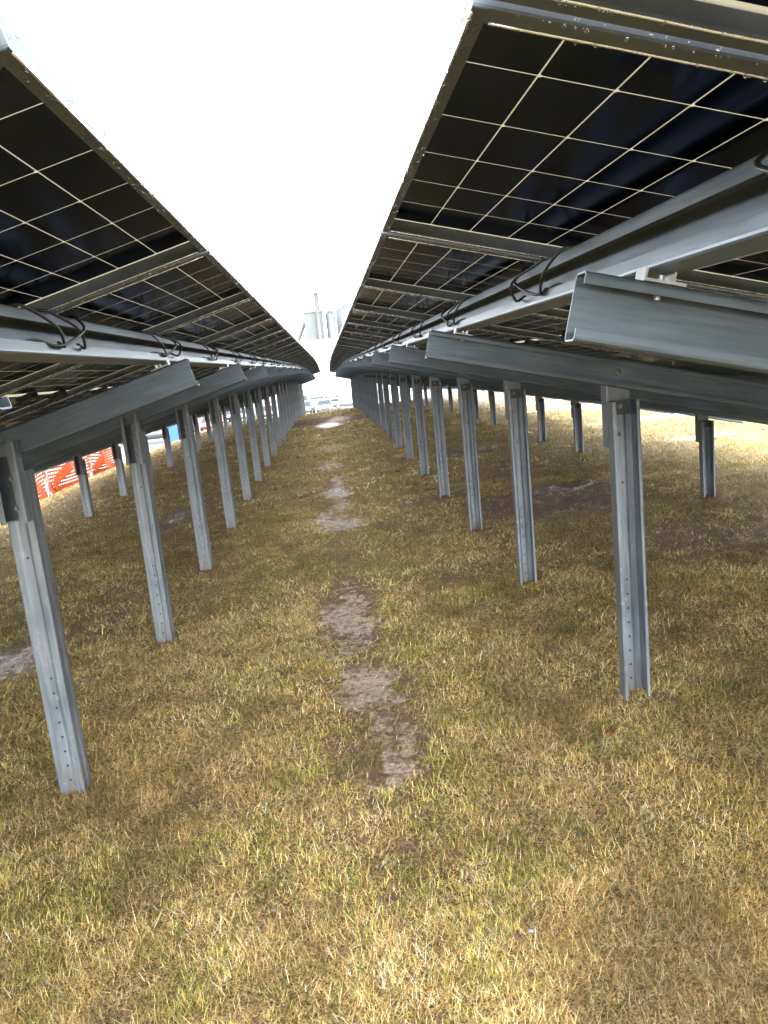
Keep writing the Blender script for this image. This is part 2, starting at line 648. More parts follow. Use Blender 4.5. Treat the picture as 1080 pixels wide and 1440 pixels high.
def ground_z(x, y, fine=True):
    x, y = np.asarray(x, float), np.asarray(y, float)
    prof = np.interp(x, [-3.2, -1.2, -0.3, 0.6, 3.2, 5, 30], [-.055, -.057, -.02, 0.0, .077, .1, .3]) - drop(y)
    hill = (1 - sstep(-4.0, -12.0, x) * 1.0) * (1 - sstep(36.5, 52, y))
    z = (LOT_Z - 0.12) + hill * (prof - (LOT_Z - 0.12))
    if fine:
        mud, wet, bare, dirt = masks(x, y)
        near = hill * np.exp(-np.clip(np.hypot(x, y) - 20, 0, 1e9) / 20)
        z = z + near * (0.05 * (fbm(x * 0.9, y * 0.9, 3) - 0.5) + 0.022 * (fbm(x * 5, y * 5, 5) - 0.5) + (0.010 + 0.02 * mud) * (fbm(x * 18, y * 18, 9, 2) - 0.5) * np.exp(-np.abs(y) / 8))
        z = z - near * (0.012 * mud + 0.012 * wet)
        # clods of churned soil near the end of the aisle
        z = z + near * 0.16 * blobs([(0.75, 27.5, .5, .5, 1), (-1.0, 25, .5, .5, .6), (1.4, 27.2, .4, .4, .9)], x, y) * (0.4 + 1.2 * fbm(x * 3, y * 3, 77))
    return z


def build_ground():
    def axis(segs):
        a = []
        for (lo, hi, st) in segs:
            a.append(np.arange(lo, hi - 1e-6, st))
        a.append([segs[-1][1]])
        return np.concatenate(a)
    xs = axis([(-900, -200, 175), (-200, -40, 20), (-40, -14, 2), (-14, -6, 0.4), (-6, -3, 0.12), (-3, -1.2, 0.06), (-1.2, 1.6, 0.035), (1.6, 4, 0.06), (4, 9, 0.15), (9, 20, .5), (20, 60, 4), (60, 220, 20), (220, 920, 175)])
    ys = axis([(-300, -60, 40), (-60, -8, 4), (-8, 1.0, 0.3), (1.0, 4.0, 0.035), (4, 8, 0.06), (8, 14, 0.12), (14, 38, 0.25), (38, 60, 0.8), (60, 200, 10), (200, 1600, 200)])
    X, Y = np.meshgrid(xs, ys)
    Z = ground_z(X, Y)
    nx, ny = len(xs), len(ys)
    v = np.stack([X, Y, Z], -1).reshape(-1, 3)
    idx = np.arange(nx * ny).reshape(ny, nx)
    q = np.stack([idx[:-1, :-1], idx[:-1, 1:], idx[1:, 1:], idx[1:, :-1]], -1).reshape(-1, 4)
    me = bpy.data.meshes.new('ground')
    me.vertices.add(len(v))
    me.vertices.foreach_set('co', v.ravel().astype(np.float32))
    me.loops.add(q.size)
    me.loops.foreach_set('vertex_index', q.ravel().astype(np.int32))
    me.polygons.add(len(q))
    me.polygons.foreach_set('loop_start', (np.arange(len(q)) * 4).astype(np.int32))
    me.update(calc_edges=True)
    me.validate()
    for nme, arr in zip(('mud', 'wet', 'bare', 'dirt'), masks(v[:, 0], v[:, 1])):
        a = me.attributes.new(nme, 'FLOAT', 'POINT')
        a.data.foreach_set('value', arr.astype(np.float32))
    me.materials.append(M['ground'])
    me.shade_smooth()
    o = link('ground', me)
    tag(o, 'matted dry and green turf with a muddy trodden strip between the panel rows', kind='structure')


build_ground()

lot = MB().box(-140, 140, 20, 260, LOT_Z - 0.3, LOT_Z).obj('parking_lot', mat_plain('wet_asphalt', (0.07, 0.073, 0.077), 0.35, var=0.25, scale=0.6))
tag(lot, 'pale wet asphalt parking lot below the hill', kind='structure')

# ------------------------------------------------------------------ the two rows of panels
CELL_A, CELL_S = 0.184, 0.092          # cell pitch along the row and down the slope
PW, PL, GAP = 1.134, 2.278, 0.020      # panel width, panel length, joint
PITCH_Y = PW + GAP
FR_D, LIP = 0.030, 0.026
BAY = 1.7768
N_BAY = 20                             # frames in view
N_PAN = 32

ROWS = {
    'right': dict(s=1, edge=(0.172, 1.830), t=0.2489, raf=(0.4118, 1.6075), xi=1.1405, xo=3.2325, y0=2.9896, py=0.744, gi=0.0, go=0.077),
    'left': dict(s=-1, edge=(-0.2435, 1.825), t=0.2646, raf=(-0.5031, 1.5927), xi=-1.2010, xo=-3.239, y0=2.9866, py=0.737, gi=-0.057, go=-0.055),
}


def frame_meshes():
    hw, L = PW / 2, PL
    m = MB()
    # local axes: X down the slope (0..PL), Y along the row, Z normal, z=0 is the glass
    t = 0.003
    sec = [(0.004, 0.004), (0, 0.004), (0, -FR_D), (LIP, -FR_D)]       # u inward, v normal
    P = rounded(sec, 0.002, 2)
    for (o0, o1, U) in (((0, -hw, 0), (L, -hw, 0), (0, 1, 0)), ((0, hw, 0), (L, hw, 0), (0, -1, 0))):
        m.profile(P, t, [(np.array(o0) + 0.0015 * np.array(U), U, (0, 0, 1)), (np.array(o1) + 0.0015 * np.array(U), U, (0, 0, 1))])
    P = rounded(sec[:-1] + [(0.0145, -FR_D)], 0.002, 2)
    for (o0, o1, U) in (((0, -hw + .0015, 0), (0, hw - .0015, 0), (1, 0, 0)), ((L, -hw + .0015, 0), (L, hw - .0015, 0), (-1, 0, 0))):
        m.profile(P, t * 0.9, [(np.array(o0) + 0.0015 * np.array(U), U, (0, 0, 1)), (np.array(o1) + 0.0015 * np.array(U), U, (0, 0, 1))])
    frame = m.mesh('panel_frame', M['alu'])
    lam = MB().box(0.004, L - 0.004, -hw + 0.004, hw - 0.004, -0.0005, 0.0005).mesh('panel_laminate', M['laminate'])
    cw, cl = CELL_S - 0.0022, CELL_A - 0.0030
    ch = 0.004

    def one(mm, cx, cyy):
        a, b_ = cw / 2, cl / 2
        vs = []
        pts = [(-a + ch, -b_), (a, -b_), (a, b_), (-a + ch, b_), (-a, b_ - ch), (-a, -b_ + ch)]
        for z in (-0.00062, 0.00062):
            vs += [(cx + p[0], cyy + p[1], z) for p in pts]
        mm.add(vs, [(5, 4, 3, 2, 1, 0), (6, 7, 8, 9, 10, 11)] + [(i, (i + 1) % 6, 6 + (i + 1) % 6, 6 + i) for i in range(6)])
        return mm
    pos = []
    x0 = 0.0175
    midgap = L - 2 * 0.0175 - 24 * CELL_S
    for i in range(24):
        for j in range(6):
            pos.append((x0 + (i + .5) * CELL_S + (midgap if i >= 12 else 0), (j - 2.5) * CELL_A))
    cell = one(MB(), 0, 0).mesh('solar_cell', M['cell'])
    al = MB()
    for (a, b_) in pos:
        one(al, a, b_)
    cells = al.mesh('solar_cells', M['cell'])
    jb = MB().box(-0.035, 0.035, -0.045, 0.045, -0.024, -0.003).box(-0.028, 0.028, -0.036, 0.036, -0.027, -0.024).box(-0.012, 0.012, 0.045, 0.07, -0.018, -0.006).mesh('junction_box', M['box'])
    return frame, lam, cell, cells, pos, jb, x0 + 12 * CELL_S + midgap / 2


def wet_edge_mesh():
    # bright metal bead added for the wet lip's glint, long and top members
    m = MB()
    hw = PW / 2
    r = np.random.default_rng(5)
    for sgn in (-1, 1):
        xs = np.linspace(0.02, PL - 0.02, 70)
        m.tube([(x, sgn * (hw - LIP + 0.0005), -FR_D - 0.0010 - 0.0009 * r.random()) for x in xs], 0.0017, 6)
    ys = np.linspace(-hw + 0.01, hw - 0.01, 40)
    m.tube([(0.0012, y, -FR_D - 0.0012 - 0.0009 * r.random()) for y in ys], 0.0016, 6)
    return m.mesh('wet_edge', M['wet_edge'], True)


def ico_template():
    import bmesh
    b = bmesh.new()
    bmesh.ops.create_icosphere(b, subdivisions=1, radius=1.0)
    v = np.array([x.co[:] for x in b.verts])
    f = [tuple(q.index for q in p.verts) for p in b.faces]
    b.free()
    return v, f


ICO_V, ICO_F = ico_template()


def droplets_mesh(seed, dense):
    r = np.random.default_rng(seed)
    m = MB()
    hw = PW / 2

    def drop_at(x, y, z, rad, st=1.25):
        m.add(ICO_V * np.array([rad, rad, rad * st]) + np.array([x, y, z]), ICO_F)
    # hanging from the lower lip edges of the two long members
    for sgn in (-1, 1):
        for (lo, hi) in ((0.03, PL - 0.03),):
            for _ in range(int(330 * dense)):
                x = r.uniform(lo, hi)
                rad = 0.0009 + 0.0016 * r.random() ** 2
                y = sgn * (hw - r.choice([0.0, 0.0005, LIP - 0.002, LIP - 0.001, LIP - 0.002]) - 0.001)
                drop_at(x, y, -FR_D - 0.0015 - rad * 0.7, rad)
    # beads on the top edge member facing the aisle
    for _ in range(int(420 * dense)):
        y = r.uniform(-hw + .005, hw - .005)
        rad = 0.0008 + 0.0020 * r.random() ** 2
        if r.random() < 0.6:
            drop_at(-0.0004, y, r.uniform(-FR_D, 0.004), rad, 1.1)
        else:
            drop_at(r.uniform(0, 0.0145), y, -FR_D - 0.0012 - rad * 0.6, rad, 1.2)
    return m.mesh('rain_droplets', M['water'], True)


FRAME, LAM, CELL, CELLS, CELL_POS, JBOX, JB_X = frame_meshes()
WET_EDGE = wet_edge_mesh()
DROPS = [droplets_mesh(11, 1.0), droplets_mesh(12, 1.0), droplets_mesh(13, 0.9)]
JB_CABLES = None


def jb_cable_mesh():
    m = MB()
    for (y0, y1, sag) in ((-0.36, -0.04, .05), (0.06, 0.36, .04), (0.44, 0.56, .02), (-0.56, -0.42, .02)):
        ts = np.linspace(0, 1, 9)
        m.tube([(JB_X + 0.05 * math.sin(3 * t), y0 + (y1 - y0) * t, -0.014 - sag * 4 * t * (1 - t)) for t in ts], 0.003, 6)
    return m.mesh('panel_lead', M['cable'], True)


JB_CABLES = jb_cable_mesh()


def slope_axes(R):
    s, t = R['s'], R['t']
    es = np.array([s * math.cos(t), 0, -math.sin(t)])
    n = np.array([s * math.sin(t), 0, math.cos(t)])
    return es, n


def place_panel(R, side, tier, k):
    es, n = slope_axes(R)
    yc = R['py'] + PW / 2 + k * PITCH_Y
    y0, y1 = yc - PW / 2, yc + PW / 2
    d0, d1 = float(drop(y0)), float(drop(y1))
    org = np.array([R['edge'][0], yc, R['edge'][1] - (d0 + d1) / 2]) + es * tier * (PL + GAP)
    jit = random.Random(hash((side, tier, k)) % 9999 if False else (k * 31 + tier * 7 + (1 if side == 'left' else 0)))
    org = org + n * jit.uniform(-0.0015, 0.0015)
    fw = np.array([0, PW, d0 - d1])
    fw /= np.linalg.norm(fw)
    zz = np.cross(es, fw)
    if zz[2] < 0:
        zz = -zz
        yy = np.cross(zz, es)
    else:
        yy = fw
    zz /= np.linalg.norm(zz)
    yy = np.cross(zz, es)
    mat = Matrix(((es[0], yy[0], zz[0], org[0]), (es[1], yy[1], zz[1], org[1]), (es[2], yy[2], zz[2], org[2]), (0, 0, 0, 1)))
    root = empty('solar_panel', mat)
    which = ORD[k] if k >= 0 else None
    tn = 'upper' if tier == 0 else 'lower'
    if k >= 0:
        lab = f'dark solar panel seen from below, {which} from the camera in the {side} row\'s {tn} tier'
    elif k == -1:
        lab = f'solar panel overhead, cut by the picture edge, {side} row\'s {tn} tier'
    else:
        lab = f'solar panel behind the camera in the {side} row\'s {tn} tier'
    tag(root, lab, 'solar panel', f'solar panels of the {side} row')
    fr = link('frame', FRAME, root)
    link('wet_edge', WET_EDGE, fr)
    link('laminate', LAM, root)
    if tier == 0 and -1 <= k <= 2:
        for (a, b_) in CELL_POS:
            c = link('cell', CELL, root)
            c.location = (a, b_, 0)
    else:
        c = link('cells', CELLS, root)
        c['kind'] = 'stuff'
    if k <= 8:
        for yb in (-0.40, 0.0, 0.40):
            j = link('junction_box', JBOX, root)
            j.location = (JB_X, yb, 0)
        link('lead', JB_CABLES, root)
    if k >= -1 and k < 26:
        d = link('droplets', DROPS[(k + tier) % 3], root)
        d['kind'] = 'stuff'
    return root


for side, R in ROWS.items():
    for tier in (0, 1):
        for k in range(-1, N_PAN - (1 if side == 'left' else 0)):
            place_panel(R, side, tier, k)

# purlins: lipped channels running along the row, open towards the aisle
PUR_S = [0.393, 1.792, 2.690, 4.090]
PUR_H = 0.100
SEG = 4
PNAME = ['topmost', 'second highest', 'third highest', 'lowest']


def lipped(w, d, lip, r=0.006, rib=0.0):
    """web along u from -w/2..w/2 at v=0, flanges to v=d, lips back"""
    pts = [(-w / 2 + lip, d), (-w / 2, d), (-w / 2, 0)]
    if rib:
        pts += [(-w * 0.16, 0), (-w * 0.11, rib), (w * 0.11, rib), (w * 0.16, 0)]
    pts += [(w / 2, 0), (w / 2, d), (w / 2 - lip, d)]
    return rounded(pts, r, 3)


def build_purlins(side, R):
    es, n = slope_axes(R)
    up0 = np.array([R['edge'][0], 0, R['edge'][1]])
    for pi, s in enumerate(PUR_S):
        k = -1
        piece = 0
        while k < N_BAY:
            a, b_ = k, min(k + SEG, N_BAY)
            if b_ - a < SEG - 1 and b_ == N_BAY:
                b_ = N_BAY
            ya = R['y0'] + a * BAY - 0.03 + 0.006 - (1.4 if a == -1 else 0)
            yb = R['y0'] + b_ * BAY - 0.03 - 0.006 if b_ < N_BAY else R['y0'] + (N_BAY - 1) * BAY + 0.55
            st = []
            for y in np.linspace(ya, yb, 9 if ya > 6 else 3):
                o = up0 + es * (s + 0.048) - n * (FR_D + 0.004 + PUR_H / 2)
                o = o + np.array([0, y, -float(drop(y))])
                st.append((o, n, -es))
            m = MB().profile(lipped(PUR_H, 0.048, 0.026), 0.0028, st)
            o = m.obj('purlin', M['purlin'])
            tag(o, f'{PNAME[pi]} galvanized purlin of the {side} row, {ORD[piece]} length from the camera', 'purlin', f'purlins of the {side} row')
            piece += 1
            k = b_


for side, R in ROWS.items():
    build_purlins(side, R)

# cross beams: lipped channels running up the slope on two posts
RAF_H, RAF_D, RAF_LIP = 0.104, 0.046, 0.018


def build_beam_meshes(side, R):
    """local axes: X down the slope from the aisle end, Y along the row, Z normal; origin = top end corner"""
    op = -1 if side == 'right' else 1          # the open side of the channel
    L = 4.28
    m = MB()
    m.profile(lipped(RAF_H, RAF_D, RAF_LIP, 0.007), 0.003, [((0, 0, -RAF_H / 2), (0, 0, 1), (0, op, 0)), ((L, 0, -RAF_H / 2), (0, 0, 1), (0, op, 0))])
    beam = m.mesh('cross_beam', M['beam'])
    t = R['t']
    # distance from the aisle end of the beam to each purlin
    e, r = R['edge'], R['raf']
    es, n = slope_axes(R)
    off = np.array([e[0] - r[0], 0, e[1] - r[1]])
    s_off = float(off @ es)
    n_off = float(off @ n)
    gap_top = n_off - (FR_D + 0.004 + PUR_H)       # rafter top to purlin underside
    cl = MB()
    cl.box(-0.034, 0.034, op * 0.002, op * 0.044, 0.0016, 0.0062)
    cl.box(-0.034, -0.030, op * 0.004, op * 0.042, 0.0062, max(0.012, gap_top - 0.001))
    cl.box(0.012, 0.016, op * 0.004, op * 0.042, 0.0062, max(0.012, gap_top - 0.001))
    clip = cl.mesh('purlin_clip', M['zinc'])
    bl = MB()
    bl.cyl((0, op * 0.023, -0.022), (0, op * 0.023, 0.016), 0.0055, 8)
    bl.cyl((0, op * 0.023, -0.012), (0, op * 0.023, -0.004), 0.0105, 6)
    bolt = bl.mesh('clip_bolt', M['zinc'])
    return beam, clip, bolt, [p + s_off + 0.022 for p in PUR_S]


def bolt_mesh():
    m = MB()
    m.cyl((0, 0.000, 0), (0, -0.003, 0), 0.0150, 16)
    m.cyl((0, -0.003, 0), (0, -0.012, 0), 0.0105, 6)
    m.cyl((0, -0.012, 0), (0, -0.024, 0), 0.0060, 10)
    return m.mesh('bolt', M['bolt'])


BOLT = bolt_mesh()

PW_W, PW_D, PW_LIP = 0.108, 0.074, 0.013


def post_meshes(h):
    """local: origin at ground, post opens towards -Y, web at +Y"""
    sec = rounded([(-PW_W / 2 + PW_LIP, -PW_D / 2), (-PW_W / 2, -PW_D / 2), (-PW_W / 2, -0.008), (-PW_W / 2 + 0.006, 0.004), (-PW_W / 2 + 0.006, PW_D / 2),
                   (-0.022, PW_D / 2), (-0.014, PW_D / 2 - 0.004), (0.014, PW_D / 2 - 0.004), (0.022, PW_D / 2),
                   (PW_W / 2 - 0.006, PW_D / 2), (PW_W / 2 - 0.006, 0.004), (PW_W / 2, -0.008), (PW_W / 2, -PW_D / 2), (PW_W / 2 - PW_LIP, -PW_D / 2)], 0.004, 3)
    m = MB().profile(sec, 0.003, [((0, 0, -0.25), (1, 0, 0), (0, 1, 0)), ((0, 0, h), (1, 0, 0), (0, 1, 0))])
    return m.mesh('post_column', M['post'])


def holes_mesh(zs, h):
    m = MB()
    yw = PW_D / 2 - 0.004
    for z in zs:
        for (a, b_) in ((yw - 0.0015 - 0.0006, yw - 0.0015 + 0.001), (yw + 0.0015 - 0.001, yw + 0.0015 + 0.0006)):
            m.cyl((0, a, z), (0, b_, z), 0.0048, 12)
    return m.mesh('bolt_holes', M['hole'])


def ext_mesh(z0, z1):
    sec = rounded([(-0.048 + 0.020, 0.056), (-0.048, 0.056), (-0.048, 0), (0.048, 0), (0.048, 0.056), (0.048 - 0.020, 0.056)], 0.005, 3)
    y = PW_D / 2 + 0.004
    m = MB().profile(sec, 0.003, [((0, y, z0), (1, 0, 0), (0, 1, 0)), ((0, y, z1), (1, 0, 0), (0, 1, 0))])
    return m.mesh('extension', M['post'])


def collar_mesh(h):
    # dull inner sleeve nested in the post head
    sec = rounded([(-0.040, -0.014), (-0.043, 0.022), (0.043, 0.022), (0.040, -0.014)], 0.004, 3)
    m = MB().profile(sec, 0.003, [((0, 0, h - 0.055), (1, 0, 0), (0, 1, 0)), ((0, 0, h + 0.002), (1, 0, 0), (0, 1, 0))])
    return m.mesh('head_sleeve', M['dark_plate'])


def beam_bottom(R, x):
    return R['raf'][1] - (abs(x) - abs(R['raf'][0])) * math.tan(R['t']) - RAF_H / math.cos(R['t'])


for side, R in ROWS.items():
    beam, clip, cbolt, clip_x = build_beam_meshes(side, R)
    es, n = slope_axes(R)
    rot = 0.0 if side == 'right' else math.pi
    cache = {}
    for k in range(-1, N_BAY):
        y = R['y0'] + k * BAY
        dz = float(drop(y))
        rr = random.Random(k * 17 + (5 if side == 'left' else 0))
        # web plane of the beam: touches the extension web
        wy = y + (PW_D / 2 + 0.0 if side == 'right' else -PW_D / 2 - 0.0)
        yv = np.array([0, 1, 0])
        jx = rr.uniform(-0.012, 0.012) if k > 1 else 0
        org = np.array([R['raf'][0] + R['s'] * jx, wy, R['raf'][1] - dz])
        ax = es
        mat = Matrix(((ax[0], 0, n[0], org[0]), (ax[1], 1, n[1], org[1]), (ax[2], 0, n[2], org[2]), (0, 0, 0, 1)))
        root = empty('cross_beam', mat)
        where = f'{ORD[k + 1]} from the camera' if k >= -1 else 'behind the camera'
        tag(root, f'sloping galvanized cross beam of the {side} row, {where}', 'beam', f'cross beams of the {side} row')
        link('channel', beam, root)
        for cx in clip_x:
            if k < 12:
                c = link('purlin_clip', clip, root)
                c.location = (cx, 0, 0)
                b_ = link('bolt', cbolt, c)
        op = -1 if side == 'right' else 1
        for xp in (R['xi'], R['xo']):
            sx = (abs(xp) - abs(R['raf'][0])) / math.cos(R['t']) + 0.02
            b_ = link('bolt', BOLT, root)
            b_.location = (sx, -0.0016 if side == 'right' else -0.006, -RAF_H * 0.42)
            b_.scale = (1, 1 if side == 'right' else 1, 1)
        # posts
        for inner, xp, gz in ((True, R['xi'], R['gi']), (False, R['xo'], R['go'])):
            if k < 0:
                if not (k == -1):
                    continue
            x = xp + rr.uniform(-0.008, 0.008) * (k > 0)
            g = float(ground_z(x, y))
            bot = beam_bottom(R, x) - dz
            h = bot - 0.050 - g
            key = (inner, round(h, 2))
            pe = empty('support_post', Matrix.Translation((x, y, g)) @ Matrix.Rotation(rot + rr.uniform(-0.03, 0.03), 4, 'Z') @ Matrix.Rotation(rr.uniform(-.007, .007) * (k > 0), 4, 'Y') @ Matrix.Rotation(rr.uniform(-.007, .007) * (k > 0), 4, 'X'))
            nm = 'inner' if inner else 'outer'
            hh = f'{ORD[k]} from the camera' if k >= 0 else 'beside the camera'
            kindw = 'tall' if inner else 'short'
            tag(pe, f'{kindw} galvanized steel post, {hh} in the {side} row\'s {nm} line', 'post', f'{nm} posts of the {side} row')
            link('column', post_meshes(h), pe)
            ex = link('extension', ext_mesh(h - 0.185, h + 0.115), pe)
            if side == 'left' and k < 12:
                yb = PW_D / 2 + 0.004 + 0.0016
                MB().profile(rounded([(0.002, 0.003), (0.042, 0.003), (0.0445, 0.040)], 0.003, 3), 0.0025, [((0, yb, h - 0.18), (1, 0, 0), (0, 1, 0)), ((0, yb, h + 0.06), (1, 0, 0), (0, 1, 0))]).obj('recess_shade_plate', M['dark_plate'], ex)  # added dark plate, paints the shade inside the extension's recess
            if k < 12:
                zs = [h - 0.33] + [z for z in np.arange(0.06, 0.50, 0.062) if z < h - 0.4]
                ho = link('bolt_holes', holes_mesh(zs, h), pe)
                ho['kind'] = 'stuff'
                link('head_sleeve', collar_mesh(h), pe)
                for zb in (h - 0.022, h - 0.135):
                    b1 = link('bolt', BOLT, pe)
                    b1.location = (-0.004, PW_D / 2 - 0.0055, zb)
                    b2 = link('bolt', BOLT, pe)
                    b2.matrix_local = Matrix.Translation((-0.004, PW_D / 2 + 0.0055, zb)) @ Matrix.Rotation(math.pi, 4, 'Z')


# cables looping over the topmost purlin at every panel joint
def build_cables(side, R):
    es, n = slope_axes(R)
    e = np.array([R['edge'][0], 0, R['edge'][1]])

    def P(s, y, z):
        return e + es * s + n * z + np.array([0, y, -float(drop(y))])
    zt = -(FR_D + 0.004)
    sl = PUR_S[0]
    # bundle lying in the bottom of the channel
    for i, (ya, yb) in enumerate(((-0.3, 7.5), (7.5, 16), (16, 25), (25, 36.0))):
        m = MB()
        for q in range(3):
            pts = []
            for y in np.arange(ya, yb + .01, 0.22):
                pts.append(P(sl + 0.018 + 0.008 * q + 0.004 * math.sin(y * 3 + q), y, zt - PUR_H + 0.0085 + 0.006 * (q == 1) + 0.004 * math.sin(y * 5 + q * 2)))
            m.tube(pts, 0.0042, 6)
        o = m.obj('cable_bundle', M['cable'], smooth=True)
        tag(o, f'black cable bundle lying in the {side} row\'s top purlin, {ORD[i]} stretch from the camera', 'cable', f'cable bundles of the {side} row')
    for k in range(-1, N_PAN - 2):
        yj = R['py'] + PW + GAP / 2 + k * PITCH_Y
        rr = random.Random(k * 5 + (3 if side == 'left' else 0))
        root = empty('cable_loop', loc=tuple(P(sl, yj, zt)))
        o0 = P(sl, yj, zt)
        wl = f'{ORD[k]} panel joint ahead' if k >= 0 else 'joint above the camera'
        tag(root, f'black cable loops on the {side} row\'s top purlin, {wl}', 'cable', f'cable loops of the {side} row')
        specs = [(rr.uniform(-.05, -.01), rr.uniform(.10, .2), 0.05), (rr.uniform(-.22, -.14), rr.uniform(-.05, .05), 0.03), (rr.uniform(.12, .2), rr.uniform(-.16, -.06), 0.045)]
        for (da, db, bulge) in specs:
            bulge *= rr.uniform(0.7, 1.15)
            ctrl = [P(sl + 0.16, yj + da * 0.6, zt + 0.018), P(sl + 0.07, yj + da, zt + 0.006), P(sl + 0.004, yj + da, zt + 0.006), P(sl - 0.018, yj + da + (db - da) * 0.1, zt - 0.012),
                    P(sl - bulge, yj + da + (db - da) * 0.35 + 0.02, zt - PUR_H * 0.5), P(sl - 0.4 * bulge, yj + da + (db - da) * 0.75, zt - PUR_H * 0.85),
                    P(sl + 0.012, yj + db, zt - PUR_H + 0.036), P(sl + 0.026, yj + db + (db - da) * 0.3, zt - PUR_H + 0.012)]
            ctrl = np.array(ctrl)
            pts = []
            for i in range(len(ctrl) - 1):
                p0, p1, p2, p3 = ctrl[max(i - 1, 0)], ctrl[i], ctrl[i + 1], ctrl[min(i + 2, len(ctrl) - 1)]
                for t in np.linspace(0, 1, 5)[:-1]:
                    pts.append(0.5 * ((2 * p1) + (-p0 + p2) * t + (2 * p0 - 5 * p1 + 4 * p2 - p3) * t * t + (-p0 + 3 * p1 - 3 * p2 + p3) * t ** 3))
            pts.append(ctrl[-1])
            MB().tube(np.array(pts) - o0, 0.0036, 7 if k < 6 else 5).obj('cable', M['cable'], root, True)


for side, R in ROWS.items():
    build_cables(side, R)

# ------------------------------------------------------------------ grass
DRY = np.array([(0.055, 0.032, 0.015), (0.17, 0.092, 0.036), (0.48, 0.29, 0.10), (0.74, 0.53, 0.22), (0.60, 0.38, 0.12), (0.83, 0.64, 0.33), (0.34, 0.19, 0.07), (0.90, 0.74, 0.46)])  # dead to bleached straw; the wide contrast also paints shade between blades
GRN = np.array([(0.05, 0.09, 0.018), (0.13, 0.165, 0.034), (0.21, 0.205, 0.042), (0.33, 0.275, 0.065), (0.46, 0.36, 0.10)])


